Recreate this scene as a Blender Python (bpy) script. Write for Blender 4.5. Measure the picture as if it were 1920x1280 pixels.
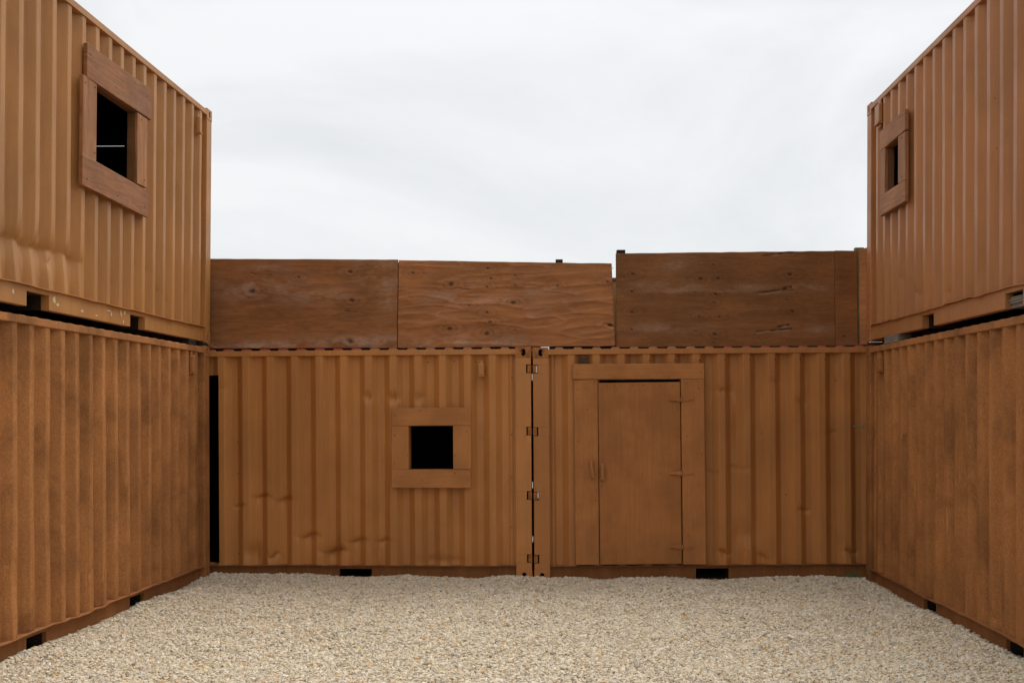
import bpy, bmesh, math, random
import numpy as np
from mathutils import Matrix, Vector, Euler

for o in list(bpy.data.objects): bpy.data.objects.remove(o)
scene = bpy.context.scene
rad = math.radians

# ---------------------------------------------------------------- camera
cam = bpy.data.cameras.new('camera'); cam_ob = bpy.data.objects.new('camera', cam)
scene.collection.objects.link(cam_ob); scene.camera = cam_ob
cam_ob.location = (0, 0, 1.85); cam_ob.rotation_euler = (rad(90), 0, 0)
cam.lens = 41.73; cam.sensor_width = 36
cam.shift_y = (776.85 - 640) / 1920
cam.clip_start = .1; cam.clip_end = 2000

# ---------------------------------------------------------------- world: overcast sky
SUN_EL, SUN_AZ = rad(56), rad(28)          # azimuth measured clockwise from +Y
world = bpy.data.worlds.new('World'); scene.world = world; world.use_nodes = True
wn = world.node_tree; wn.nodes.clear()
def wnode(t, **k):
    n = wn.nodes.new(t)
    for a, v in k.items(): setattr(n, a, v)
    return n
w_out = wnode('ShaderNodeOutputWorld'); mixs = wnode('ShaderNodeMixShader')
sky = wnode('ShaderNodeTexSky', sky_type='NISHITA', sun_disc=False, sun_elevation=SUN_EL, sun_rotation=SUN_AZ)
bg1 = wnode('ShaderNodeBackground'); bg1.inputs['Strength'].default_value = .06
bg2 = wnode('ShaderNodeBackground'); bg2.inputs['Strength'].default_value = 1.0
tc = wnode('ShaderNodeTexCoord'); mp = wnode('ShaderNodeMapping'); mp.inputs['Scale'].default_value = (1.0, 1.0, 2.3)
nz = wnode('ShaderNodeTexNoise'); nz.inputs['Scale'].default_value = 2.1; nz.inputs['Detail'].default_value = 6; nz.inputs['Roughness'].default_value = .56
nz.inputs['Distortion'].default_value = .5
cr = wnode('ShaderNodeValToRGB')
cr.color_ramp.elements[0].position = .36; cr.color_ramp.elements[0].color = (.745, .76, .772, 1)
cr.color_ramp.elements[1].position = .60; cr.color_ramp.elements[1].color = (.925, .93, .935, 1)
L = wn.links.new
L(tc.outputs['Generated'], mp.inputs['Vector']); L(mp.outputs['Vector'], nz.inputs['Vector'])
L(nz.outputs['Fac'], cr.inputs['Fac']); L(cr.outputs['Color'], bg2.inputs['Color'])
# an overcast sky is brighter overhead than at the horizon
sx_ = wnode('ShaderNodeSeparateXYZ'); L(tc.outputs['Generated'], sx_.inputs[0])
mr_ = wnode('ShaderNodeMapRange'); L(sx_.outputs['Z'], mr_.inputs['Value'])
for i_, v_ in zip(('From Min', 'From Max', 'To Min', 'To Max'), (.25, 1., .53, .70)): mr_.inputs[i_].default_value = v_
L(mr_.outputs['Result'], bg2.inputs['Strength'])
L(sky.outputs['Color'], bg1.inputs['Color'])
mixs.inputs['Fac'].default_value = .93
L(bg1.outputs[0], mixs.inputs[1]); L(bg2.outputs[0], mixs.inputs[2]); L(mixs.outputs[0], w_out.inputs['Surface'])

sun = bpy.data.lights.new('sun', 'SUN'); sun.energy = 1.5; sun.angle = rad(40); sun.color = (1, .96, .90)
sun_ob = bpy.data.objects.new('sun', sun); scene.collection.objects.link(sun_ob)
sd = Vector((math.sin(SUN_AZ) * math.cos(SUN_EL), math.cos(SUN_AZ) * math.cos(SUN_EL), math.sin(SUN_EL)))
sun_ob.rotation_euler = sd.to_track_quat('Z', 'Y').to_euler(); sun_ob.location = sd * 60

vs = scene.view_settings; vs.view_transform = 'Standard'; vs.look = 'None'; vs.exposure = .94; vs.gamma = 1
vs.use_curve_mapping = False

# ---------------------------------------------------------------- helpers
RNG = random.Random(7)
def srgb(r, g, b):
    f = lambda c: c / 12.92 if c <= .04045 else ((c + .055) / 1.055) ** 2.4
    return (f(r / 255), f(g / 255), f(b / 255), 1)

def _hash(ix, iy, seed):
    h = (ix.astype(np.int64) * 374761393 + iy.astype(np.int64) * 668265263 + seed * 974711) & 0xffffffff
    h = ((h ^ (h >> 13)) * 1274126177) & 0xffffffff
    return ((h ^ (h >> 16)) & 0xffff) / 65535.0
def vnoise(x, y, seed=0):
    ix, iy = np.floor(x), np.floor(y); fx, fy = x - ix, y - iy
    sx, sy = fx * fx * (3 - 2 * fx), fy * fy * (3 - 2 * fy)
    a, b = _hash(ix, iy, seed), _hash(ix + 1, iy, seed); c, d = _hash(ix, iy + 1, seed), _hash(ix + 1, iy + 1, seed)
    return (a * (1 - sx) + b * sx) * (1 - sy) + (c * (1 - sx) + d * sx) * sy - .5
def fbm(x, y, seed=0, oct=4):
    s, a = 0, 1.0
    for i in range(oct):
        s = s + a * vnoise(x * 2 ** i, y * 2 ** i, seed + i * 17); a *= .5
    return s

def tag(o, label=None, cat=None, group=None, kind=None):
    if label: o['label'] = label
    if cat: o['category'] = cat
    if group: o['group'] = group
    if kind: o['kind'] = kind
    return o

def link(name, me, mat=None, parent=None, smooth=False):
    o = bpy.data.objects.new(name, me); scene.collection.objects.link(o)
    if mat and not me.materials: me.materials.append(mat)
    if parent: o.parent = parent
    if smooth:
        me.polygons.foreach_set('use_smooth', [True] * len(me.polygons))
    return o

def build(name, bm, mat, parent=None, s=1, smooth=False):
    """bmesh in (u, n, w) -> object; s = -1 mirrors n for walls whose outside is -y."""
    if s < 0:
        for v in bm.verts: v.co.y = -v.co.y
        bmesh.ops.reverse_faces(bm, faces=bm.faces[:])
    me = bpy.data.meshes.new(name); bm.to_mesh(me); bm.free()
    return link(name, me, mat, parent, smooth)

def box(bm, lo, hi, bev=.003, rot=None, pivot=None, jit=0):
    lo, hi = Vector(lo), Vector(hi); c = (lo + hi) / 2; d = hi - lo
    r = bmesh.ops.create_cube(bm, size=1, matrix=Matrix.Translation(c) @ Matrix.Diagonal((d.x, d.y, d.z, 1)))
    vs_ = r['verts']
    if jit:
        for v in vs_: v.co += Vector((RNG.uniform(-jit, jit), 0, RNG.uniform(-jit, jit)))
    if rot:
        p = Vector(pivot) if pivot else c
        bmesh.ops.rotate(bm, verts=vs_, cent=p, matrix=Euler(rot).to_matrix())
    if bev:
        es = list({e for v in vs_ for e in v.link_edges})
        bmesh.ops.bevel(bm, geom=es, offset=bev, segments=1, affect='EDGES', clamp_overlap=True)
    return bm

def cyl(bm, p, axis, r, h, seg=10):
    q = Vector(axis).to_track_quat('Z', 'Y').to_matrix().to_4x4()
    bmesh.ops.create_cone(bm, cap_ends=True, segments=seg, radius1=r, radius2=r, depth=h, matrix=Matrix.Translation(p) @ q)

def grid_mesh(name, P, hole=None, flip=False):
    """P: (nu, nw, 3) array; hole: (nu-1, nw-1) bool mask of omitted cells."""
    nu, nw = P.shape[:2]
    idx = np.arange(nu * nw).reshape(nu, nw)
    q = np.stack([idx[:-1, :-1], idx[1:, :-1], idx[1:, 1:], idx[:-1, 1:]], -1).reshape(-1, 4)
    if hole is not None: q = q[~hole.reshape(-1)]
    if flip: q = q[:, ::-1]
    me = bpy.data.meshes.new(name)
    me.vertices.add(nu * nw); me.vertices.foreach_set('co', P.reshape(-1).astype(np.float32))
    me.loops.add(q.size); me.loops.foreach_set('vertex_index', np.ascontiguousarray(q).reshape(-1).astype(np.int32))
    me.polygons.add(len(q)); me.polygons.foreach_set('loop_start', np.arange(0, q.size, 4, dtype=np.int32))
    me.update(calc_edges=True); me.validate()
    return me

# ---------------------------------------------------------------- node materials
class NT:
    def __init__(self, name):
        self.m = bpy.data.materials.new(name); self.m.use_nodes = True
        self.t = self.m.node_tree; self.bsdf = self.t.nodes['Principled BSDF']
        self.tc = self.t.nodes.new('ShaderNodeTexCoord')
    def n(self, t, **k):
        x = self.t.nodes.new(t)
        for a, v in k.items(): setattr(x, a, v)
        return x
    def set(self, sock, v):
        if isinstance(v, bpy.types.NodeSocket): self.t.links.new(v, sock)
        else: sock.default_value = v
    def noise(self, scale, vec=(1, 1, 1), detail=4, rough=.5, dist=0, off=(0, 0, 0)):
        mp = self.n('ShaderNodeMapping'); mp.inputs['Scale'].default_value = vec; mp.inputs['Location'].default_value = off
        self.t.links.new(self.tc.outputs['Object'], mp.inputs['Vector'])
        z = self.n('ShaderNodeTexNoise'); z.inputs['Scale'].default_value = scale; z.inputs['Detail'].default_value = detail
        z.inputs['Roughness'].default_value = rough; z.inputs['Distortion'].default_value = dist
        self.t.links.new(mp.outputs['Vector'], z.inputs['Vector'])
        return z.outputs['Fac']
    def ramp(self, f, a, b, lo=0., hi=1.):
        r = self.n('ShaderNodeMapRange', interpolation_type='SMOOTHSTEP')
        self.set(r.inputs['Value'], f)
        for i, v in zip(('From Min', 'From Max', 'To Min', 'To Max'), (a, b, lo, hi)): r.inputs[i].default_value = v
        return r.outputs['Result']
    def math(self, op, a, b=0.):
        x = self.n('ShaderNodeMath', operation=op); self.set(x.inputs[0], a); self.set(x.inputs[1], b); return x.outputs[0]
    def mix(self, f, a, b, mode='MIX'):
        x = self.n('ShaderNodeMix', data_type='RGBA', blend_type=mode)
        self.set(x.inputs[0], f); self.set(x.inputs[6], a); self.set(x.inputs[7], b); return x.outputs[2]
    def grey(self, f):
        x = self.n('ShaderNodeCombineColor'); 
        for i in range(3): self.set(x.inputs[i], f)
        return x.outputs[0]
    def scale(self, col, f): return self.mix(1., col, self.grey(f), 'MULTIPLY')
    def attr(self, name):
        x = self.n('ShaderNodeAttribute', attribute_name=name); return x.outputs['Fac']
    def sep(self):
        x = self.n('ShaderNodeSeparateXYZ'); self.t.links.new(self.tc.outputs['Object'], x.inputs[0]); return x.outputs
    def done(self, col, rough=.6, spec=.3, bump=None, strength=.3, dist=.01):
        self.set(self.bsdf.inputs['Base Color'], col); self.set(self.bsdf.inputs['Roughness'], rough)
        self.bsdf.inputs['Specular IOR Level'].default_value = spec
        if bump is not None:
            b = self.n('ShaderNodeBump'); b.inputs['Strength'].default_value = strength; b.inputs['Distance'].default_value = dist
            self.set(b.inputs['Height'], bump); self.t.links.new(b.outputs[0], self.bsdf.inputs['Normal'])
        return self.m

def paint(name, base, seed, blotch=0., speck=.06, scr=.5, dark=None, streak=.10):
    k = NT(name); o = (seed * 3.7, seed * 1.3, seed * 5.1)
    c = k.scale(base, k.ramp(k.noise(1.1, (1, 1, .7), 6, .6, .6, o), .3, .7, .88, 1.12))
    c = k.scale(c, k.ramp(k.noise(1, (11, 3, .55), 4, .6, 0, o), .3, .7, 1 - streak, 1 + streak))
    c = k.scale(c, k.ramp(k.noise(1, (42, 6, 1.6), 4, .65, .2, o), .3, .7, .965, 1.035))
    if blotch: c = k.scale(c, k.ramp(k.noise(58, (1, 1, 1), 3, .75, 0, o), .3, .7, .87, 1.12))
    fine = k.noise(130, (1, 1, 1), 3, .7, 0, o)
    c = k.scale(c, k.ramp(fine, .3, .7, 1 - speck, 1 + speck))
    if blotch:
        b1 = k.ramp(k.noise(1, (2.3, 1, 1.7), 5, .58, .3, o), .44, .72)
        b2 = k.ramp(k.noise(1, (5.0, 1, 3.4), 4, .62, .3, (o[1], o[2], o[0])), .46, .74)
        bb = k.math('MULTIPLY', k.math('MAXIMUM', b1, k.math('MULTIPLY', b2, .7)), blotch)
        bb = k.math('MULTIPLY', bb, k.ramp(k.noise(70, (1, 1, 1), 3, .8, 0, o), .3, .62, .55, 1.))
        c = k.mix(bb, c, dark)
    # thin vertical scrapes down to older, yellower paint
    s1 = k.ramp(k.noise(1, (60, 5, 2.6), 3, .6, .3, o), .62, .70)
    s2 = k.ramp(k.noise(1.7, (1, 1, 1), 3, .5, 0, (o[2], o[0], o[1])), .52, .66)
    c = k.mix(k.math('MULTIPLY', k.math('MULTIPLY', s1, s2), scr), c, srgb(196, 142, 78))
    # small dings that went through the paint
    d1 = k.ramp(k.noise(24, (1, 1, 1), 2, .5, 0, o), .765, .80)
    c = k.mix(k.math('MULTIPLY', d1, .6), c, srgb(62, 38, 22))
    h = k.math('ADD', k.math('MULTIPLY', fine, .25 + speck * 4), k.math('MULTIPLY', k.noise(9, (1, 1, .5), 4, .6, 0, o), .8))
    rg = k.ramp(k.noise(3, (1, 1, 1), 4, .6, 0, o), .3, .7, *((.62, .8) if blotch else (.40, .54)))
    return k.done(c, rg, .16 if blotch else .32, h, .35, .006)

def painted_wood(name, base, grain_axis, seed, rough_grain=.5, pale=0.):
    k = NT(name); o = (seed * 2.1, seed * .7, seed * 3.3)
    v = (1.2, 1, 26) if grain_axis == 'u' else (26, 1, 1.2)
    g = k.noise(1.6, v, 6, .65, 1.2, o); g2 = k.noise(6, v, 3, .6, .6, o)
    c = k.scale(base, k.ramp(g, .3, .7, 1 - .35 * rough_grain, 1 + .22 * rough_grain))
    c = k.scale(c, k.ramp(k.noise(2.3, (1, 1, 1), 5, .6, 0, o), .3, .7, .86, 1.13))
    cracks = k.math('MULTIPLY', k.ramp(g2, .66, .74), k.ramp(k.noise(3.1, (1, 1, 1), 3, .5, 0, o), .5, .65))
    c = k.mix(k.math('MULTIPLY', cracks, .75), c, srgb(48, 28, 16))
    if pale:
        pm = k.math('MULTIPLY', k.ramp(k.noise(3.3, (1, 1, 1.6), 5, .65, .5, o), .52, .72), k.ramp(g2, .35, .6))
        c = k.mix(k.math('MULTIPLY', pm, pale), c, srgb(168, 140, 122))
    h = k.math('SUBTRACT', k.math('ADD', k.math('MULTIPLY', g, .7), k.math('MULTIPLY', g2, .5)), cracks)
    return k.done(c, .7, .25, h, .5 * rough_grain + .15, .006)

def plywood(name, base, seed, dark):
    """weathered stained ply: knots, pale wear, painted ripple highlights and checks are stored per vertex on the sheet."""
    k = NT(name); o = (seed * 4.1, 0, seed * 2.3)
    g = k.noise(2.2, (1.0, 1, 8), 8, .68, .7, o); g2 = k.noise(9, (1.1, 1, 15), 4, .7, .4, o)
    c = k.mix(k.ramp(g, .30, .70, .25, .80), dark, base)
    c = k.scale(c, k.ramp(g2, .3, .7, .84, 1.14))
    c = k.scale(c, k.ramp(k.noise(1.5, (1, 1, 1.3), 5, .6, .3, o), .3, .7, .86, 1.13))
    fib = k.ramp(k.noise(9, (1.6, 1, 30), 3, .7, .3, o), .44, .66)
    c = k.mix(k.math('MULTIPLY', k.attr('pale'), k.math('ADD', k.math('MULTIPLY', fib, .75), .3)), c, srgb(196, 172, 154))
    c = k.mix(k.attr('knot'), c, srgb(44, 25, 14))
    c = k.mix(k.attr('crack'), c, srgb(30, 18, 12))
    h = k.math('ADD', k.math('MULTIPLY', g, .8), k.math('MULTIPLY', g2, .6))
    return k.done(c, .72, .22, h, .4, .006)

def plain(name, col, rough=.7, var=.2, scale=6., spec=.3, vec=(1, 1, 1)):
    k = NT(name)
    z = k.noise(scale, vec, 5, .6)
    return k.done(k.scale(col, k.ramp(z, .3, .7, 1 - var, 1 + var)), rough, spec, z, .3, .004)

TAN, BROWN = srgb(172, 121, 76), srgb(150, 100, 60)
DARKSPRAY = srgb(88, 56, 31)
M = {
    'LU': paint('tan_paint_upper', srgb(174, 122, 70), 1, scr=.25, streak=.05),
    'RU': paint('tan_paint_upper_b', srgb(165, 110, 66), 2, scr=.2, streak=.05),
    'LL': paint('sprayed_brown_paint', srgb(170, 115, 68), 3, blotch=.64, speck=.24, scr=.8, dark=DARKSPRAY),
    'RL': paint('sprayed_brown_paint_b', srgb(160, 106, 61), 4, blotch=.64, speck=.24, scr=.5, dark=srgb(82, 51, 28)),
    'BL': paint('brown_paint_back', srgb(177, 119, 64), 5, scr=.95, streak=.05),
    'BR': paint('brown_paint_back_b', srgb(168, 111, 59), 6, scr=.35, streak=.05),
    'dark_steel': plain('dark_underframe_steel', srgb(46, 34, 26), .8, .3),
    'lining': plain('interior_shade_black', srgb(24, 20, 18), .9, .2),  # near-black colour carries the shade inside the containers
    'hole': plain('dark_casting_inside', srgb(36, 27, 20), .9, .2),
    'rust': plain('rusty_casting_paint', srgb(156, 100, 52), .75, .35, 14),
    'oldwood': plain('grey_weathered_timber', srgb(120, 110, 98), .85, .3, 4, .2, (1, 1, 14)),
    'darkwood': plain('dark_timber', srgb(52, 38, 30), .85, .3, 4, .2, (1, 1, 10)),
    'green': plain('green_netting', srgb(22, 112, 70), .7, .3, 30),
    'greentimber': plain('treated_timber', srgb(112, 118, 92), .85, .3, 6),
    'rawply': painted_wood('raw_plywood', srgb(178, 152, 118), 'v', 9, 1.0),
    'white': plain('daylight_white', srgb(236, 236, 234), .6, .03),  # white that stands for daylight in the container gap
    'screw': plain('dark_screw_head', srgb(70, 48, 32), .6, .2),
    'galv': plain('galvanised_steel', srgb(120, 112, 100), .5, .3, 20),
    'boardL': painted_wood('rough_window_board', srgb(148, 98, 62), 'u', 1, .8, .3),
    'boardLv': painted_wood('rough_window_board_upright', srgb(164, 112, 70), 'v', 2, 1.0, .15),
    'liner': painted_wood('shaded_window_liner', srgb(122, 80, 48), 'v', 12, .5),  # darker than the boards: shade of the recessed opening put into the colour
    'boardR': painted_wood('painted_window_board', srgb(156, 106, 70), 'u', 3, .7, .1),
    'boardRv': painted_wood('painted_window_board_upright', srgb(152, 103, 70), 'v', 4, .7, .1),
    'boardB': painted_wood('smooth_window_board', srgb(170, 114, 65), 'u', 5, .3),
    'boardBv': painted_wood('smooth_window_board_upright', srgb(170, 114, 65), 'v', 6, .3),
    'door': painted_wood('painted_door_ply', srgb(162, 106, 58), 'v', 7, .28),
    'doorb': painted_wood('painted_door_board', srgb(168, 111, 62), 'v', 8, .28),
    'doorbu': painted_wood('painted_door_head', srgb(168, 111, 62), 'u', 10, .28),
    'chip': plain('bare_white_scrape', srgb(214, 196, 156), .7, .1),
}
for k_, c_, sd_ in (('B', (134, 88, 50), 31), ('L', (146, 97, 57), 32), ('R', (138, 91, 53), 33)):
    M['rail' + k_] = paint('darker_rail_paint_' + k_, srgb(*c_), sd_, blotch=.5, speck=.1, scr=.3, dark=srgb(100, 62, 40))  # lower containers' bottom rails in a darker brown
def roof_mat():
    k = NT('roof_paint'); x = k.sep()[0]
    n = k.noise(2.5, (1, 1, 1), 4, .6)
    f = k.ramp(k.math('ADD', x, k.math('MULTIPLY', n, 1.2)), 2.25, 2.75)
    return k.done(k.mix(f, srgb(150, 102, 64), srgb(150, 74, 52)), .7, .3, n, .2, .004)
M['roof'] = roof_mat()

# ---------------------------------------------------------------- ground
LLx = lambda y: -3.357 - .068 * (13.2 - y)
RLx = lambda y: 3.877 - .035 * (13.02 - y)
def ground_h(x, y):
    yb = 13.137 + np.where(x < .23, (.225 - x) * .0563, (x - .246) * .0063)
    d = np.minimum(np.minimum(x - LLx(y), RLx(y) - x), yb - y)
    m = np.clip((d + .14) / .13, 0, 1); m = m * m * (3 - 2 * m)
    h = .030 + .030 * fbm(x * 1.3, y * 1.3, 3) + .022 * fbm(x * 5, y * 5, 8, 3)
    far = np.clip((y - 2) / 3, 0, 1)
    h = h + .02 * np.exp(-((x - LLx(y)) / .5) ** 2) + .028 * np.clip(fbm(x * 2.4, y * 2.4, 51, 3), -.2, 1) * np.exp(-(d / .22) ** 2)
    return -.012 + m * (h + .012) * (.4 + .6 * far)
def axis(lo, hi, st, far):
    a = np.arange(lo, hi + st / 2, st)
    g = np.cumsum(st * 1.35 ** np.arange(1, 40)); g = np.append(g[g < far], far)
    return np.concatenate([lo - g[::-1], a, hi + g])
gx, gy = axis(-4.4, 4.4, .05, 500.), axis(3.5, 13.7, .05, 500.)
X, Y = np.meshgrid(gx, gy, indexing='ij')
k = NT('gravel_ground')
vo = k.n('ShaderNodeTexVoronoi'); vo.inputs['Scale'].default_value = 55
k.t.links.new(k.tc.outputs['Object'], vo.inputs['Vector'])
gc = k.mix(k.ramp(vo.outputs['Distance'], 0., .6), srgb(196, 184, 160), srgb(120, 108, 88))
gc = k.scale(gc, k.ramp(k.noise(2, (1, 1, 1), 4), .3, .7, .85, 1.1))
# beyond the yard, unseen dark grass and earth added to cut bounced light
gxyz = k.sep()
off_yard = k.math('MAXIMUM', k.ramp(k.math('ABSOLUTE', gxyz[0]), 5.2, 6.4), k.math('MAXIMUM', k.ramp(gxyz[1], 2.4, 1.0), k.ramp(gxyz[1], 16., 17.)))
gc = k.mix(off_yard, gc, k.mix(k.noise(1.3, (1, 1, 1), 6, .6), srgb(66, 72, 40), srgb(104, 92, 64)))
ground_m = k.done(gc, .9, .2, vo.outputs['Distance'], -.6, .012)
ground = link('ground', grid_mesh('ground', np.stack([X, Y, ground_h(X, Y)], -1)), ground_m, smooth=True)
tag(ground, kind='structure')

# loose stone: instanced pebbles over the yard
sx, sy = np.arange(-4.15, 4.16, .05), np.arange(4.5, 13.46, .05)
X, Y = np.meshgrid(sx, sy, indexing='ij')
yb = 13.137 + np.where(X < .23, (.225 - X) * .0563, (X - .246) * .0063)
out = (X < LLx(Y) - .12) | (X > RLx(Y) + .12) | (Y > yb + .12)
gravel_me = grid_mesh('gravel', np.stack([X, Y, ground_h(X, Y)], -1), out[:-1, :-1])
k = NT('limestone_pebble')
oi = k.n('ShaderNodeObjectInfo'); r = k.n('ShaderNodeValToRGB'); e = r.color_ramp.elements
r.color_ramp.interpolation = 'LINEAR'
cols = [(0, (214, 201, 178)), (.25, (200, 188, 166)), (.45, (208, 190, 160)), (.62, (184, 175, 160)), (.78, (222, 212, 194)), (.885, (196, 164, 116)), (.94, (150, 140, 126)), (1, (208, 194, 164))]
e[0].position, e[0].color = 0, srgb(*cols[0][1]); e[1].position, e[1].color = 1, srgb(*cols[-1][1])
for p_, c_ in cols[1:-1]:
    q_ = r.color_ramp.elements.new(p_); q_.color = srgb(*c_)
k.t.links.new(oi.outputs['Random'], r.inputs['Fac'])
pn = k.noise(3, (1, 1, 1), 4, .6)
M['pebble'] = k.done(k.scale(r.outputs['Color'], k.ramp(pn, .3, .7, .82, 1.12)), .85, .25)
gravel = link('gravel', gravel_me, M['pebble']); tag(gravel, 'loose pale limestone gravel covering the yard floor', 'gravel', kind='stuff')

def gravel_nodes(density):
    t = bpy.data.node_groups.new('scatter_gravel', 'GeometryNodeTree')
    t.interface.new_socket('Geometry', in_out='INPUT', socket_type='NodeSocketGeometry')
    t.interface.new_socket('Geometry', in_out='OUTPUT', socket_type='NodeSocketGeometry')
    N = t.nodes.new; K = t.links.new
    gi, go = N('NodeGroupInput'), N('NodeGroupOutput')
    join = N('GeometryNodeJoinGeometry')
    for i in range(7):
        ico = N('GeometryNodeMeshIcoSphere'); ico.inputs['Radius'].default_value = .5; ico.inputs['Subdivisions'].default_value = 2
        pos = N('GeometryNodeInputPosition'); add = N('ShaderNodeVectorMath'); add.operation = 'ADD'; add.inputs[1].default_value = (i * 7.3, i * 3.1, i * 5.7)
        nzt = N('ShaderNodeTexNoise'); nzt.inputs['Scale'].default_value = 1.5; nzt.inputs['Detail'].default_value = 1.5
        sub = N('ShaderNodeVectorMath'); sub.operation = 'SUBTRACT'; sub.inputs[1].default_value = (.5, .5, .5)
        sc = N('ShaderNodeVectorMath'); sc.operation = 'SCALE'; sc.inputs['Scale'].default_value = 1.15
        sp = N('GeometryNodeSetPosition'); tr = N('GeometryNodeTransform')
        tr.inputs['Scale'].default_value = (1.25 - .07 * i, .85 + .04 * (i % 3), .55 + .07 * (i % 4))
        sm = N('GeometryNodeSetMaterial'); sm.inputs['Material'].default_value = M['pebble']
        g2i = N('GeometryNodeGeometryToInstance')
        K(pos.outputs[0], add.inputs[0]); K(add.outputs[0], nzt.inputs['Vector']); K(nzt.outputs['Color'], sub.inputs[0])
        K(sub.outputs[0], sc.inputs[0]); K(ico.outputs['Mesh'], sp.inputs['Geometry']); K(sc.outputs[0], sp.inputs['Offset'])
        K(sp.outputs[0], tr.inputs['Geometry']); K(tr.outputs[0], sm.inputs['Geometry']); K(sm.outputs[0], g2i.inputs[0]); K(g2i.outputs[0], join.inputs[0])
    dp = N('GeometryNodeDistributePointsOnFaces'); dp.inputs['Density'].default_value = density
    rs = N('FunctionNodeRandomValue'); rs.data_type = 'FLOAT'
    pw = N('ShaderNodeMath'); pw.operation = 'POWER'; pw.inputs[1].default_value = 4.0
    mr = N('ShaderNodeMapRange'); mr.inputs['To Min'].default_value = .0125; mr.inputs['To Max'].default_value = .044
    K(rs.outputs[1], pw.inputs[0]); K(pw.outputs[0], mr.inputs['Value'])
    rr = N('FunctionNodeRandomValue'); rr.data_type = 'FLOAT_VECTOR'; rr.inputs[0].default_value = (-.6, -.6, 0); rr.inputs[1].default_value = (.6, .6, 6.283); rr.inputs['Seed'].default_value = 3
    ro = N('FunctionNodeRandomValue'); ro.data_type = 'FLOAT_VECTOR'; ro.inputs[0].default_value = (0, 0, -.006); ro.inputs[1].default_value = (0, 0, .012); ro.inputs['Seed'].default_value = 5
    spp = N('GeometryNodeSetPosition')
    iop = N('GeometryNodeInstanceOnPoints'); iop.inputs['Pick Instance'].default_value = True
    ri = N('FunctionNodeRandomValue'); ri.data_type = 'INT'; ri.inputs[4].default_value = 0; ri.inputs[5].default_value = 6; ri.inputs['Seed'].default_value = 9
    K(gi.outputs[0], dp.inputs['Mesh']); K(dp.outputs['Points'], spp.inputs['Geometry']); K(ro.outputs[0], spp.inputs['Offset'])
    K(spp.outputs[0], iop.inputs['Points']); K(join.outputs[0], iop.inputs['Instance']); K(ri.outputs[2], iop.inputs['Instance Index'])
    K(rr.outputs[0], iop.inputs['Rotation']); K(mr.outputs[0], iop.inputs['Scale'])
    j2 = N('GeometryNodeJoinGeometry')
    K(iop.outputs[0], go.inputs[0])
    return t
gm = gravel.modifiers.new('scatter', 'NODES'); gm.node_group = gravel_nodes(7600)

# ---------------------------------------------------------------- shipping containers
LEN, HGT, WID = 6.058, 2.591, 2.438
RT, RB = 2.570, 2.510          # top rail
LIP = .172

def profile(u, phase, pitch, depth=.062):
    t = ((u - phase) / pitch % 1.) * .278
    return -depth * np.interp(t, [0, .072, .140, .210, .278], [0, 0, 1, 1, 0])

def u_samples(a, b, phase, pitch, sub=3):
    brk = np.array([0, .072, .140, .210]) / .278 * pitch
    s = [a, b]
    k0 = int((a - phase) / pitch) - 2
    for k in range(k0, k0 + int((b - a) / pitch) + 5):
        for i, x in enumerate(brk):
            x0 = phase + k * pitch + x; x1 = phase + k * pitch + (brk[i + 1] if i < 3 else pitch)
            s += [x0 - .0085, x0 - .003, x0 + .003, x0 + .0085] + list(np.linspace(x0, x1, sub + 2)[1:-1])
    s = np.array(sorted(s)); return s[(s >= a) & (s <= b)]

def with_edges(a, edges):
    a = np.array(sorted(set(np.round(np.concatenate([a, edges]), 4)))); return a

def wall_mesh(name, a, b, w0, w1, phase, pitch, n0, openings=(), dents=(), shape=None, step=.025, seed=0, sub=3, s=1, key_up=True):
    us = with_edges(u_samples(a, b, phase, pitch, sub), [e for o in openings for e in o[:2] if a <= e <= b])
    ws = with_edges(np.append(np.concatenate([np.arange(w0, 1.05, step / 2), np.arange(1.05, w1, step)]) if step < .1 else np.arange(w0, w1, step), w1), [e for o in openings for e in o[2:]])
    U, W = np.meshgrid(us, ws, indexing='ij')
    c = profile(U, phase, pitch)
    # flat margins beside the posts
    c = np.where((U < a + .05) | (U > b - .05), -.062, c)
    dn = np.zeros_like(U); flat = np.ones_like(U)
    for (du, dw, ru, rw, amp, kind) in dents:
        amp *= 1.4 if key_up else 2.3
        x = (U - du) / ru
        if kind == 'pit': dn -= amp * np.exp(-x * x - ((W - dw) / rw) ** 2)
        elif kind == 'crease':
            z = W - dw + .25 * rw * np.sin(x * 2.)
            dn -= amp * np.exp(-np.abs(x) ** 1.6) * np.where(z > 0, np.exp(-np.abs(z) / (.30 * rw)), np.exp(-np.abs(z) / (.5 * rw)))
    if shape: dn, flat = shape(U, W, dn, flat)
    dn += .0035 * fbm(U * 1.6, W * 1.3, seed, 3) + .0016 * fbm(U * 6, W * 4, seed + 5, 2)
    n = n0 + c * flat + dn
    hole = np.zeros((len(us) - 1, len(ws) - 1), bool)
    cu, cw = (us[:-1] + us[1:]) / 2, (ws[:-1] + ws[1:]) / 2
    for o in openings:
        hole |= ((cu > o[0]) & (cu < o[1]))[:, None] & ((cw > o[2]) & (cw < o[3]))[None, :]
    return grid_mesh(name, np.stack([U, s * n, W], -1), hole, flip=(s > 0))

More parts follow.
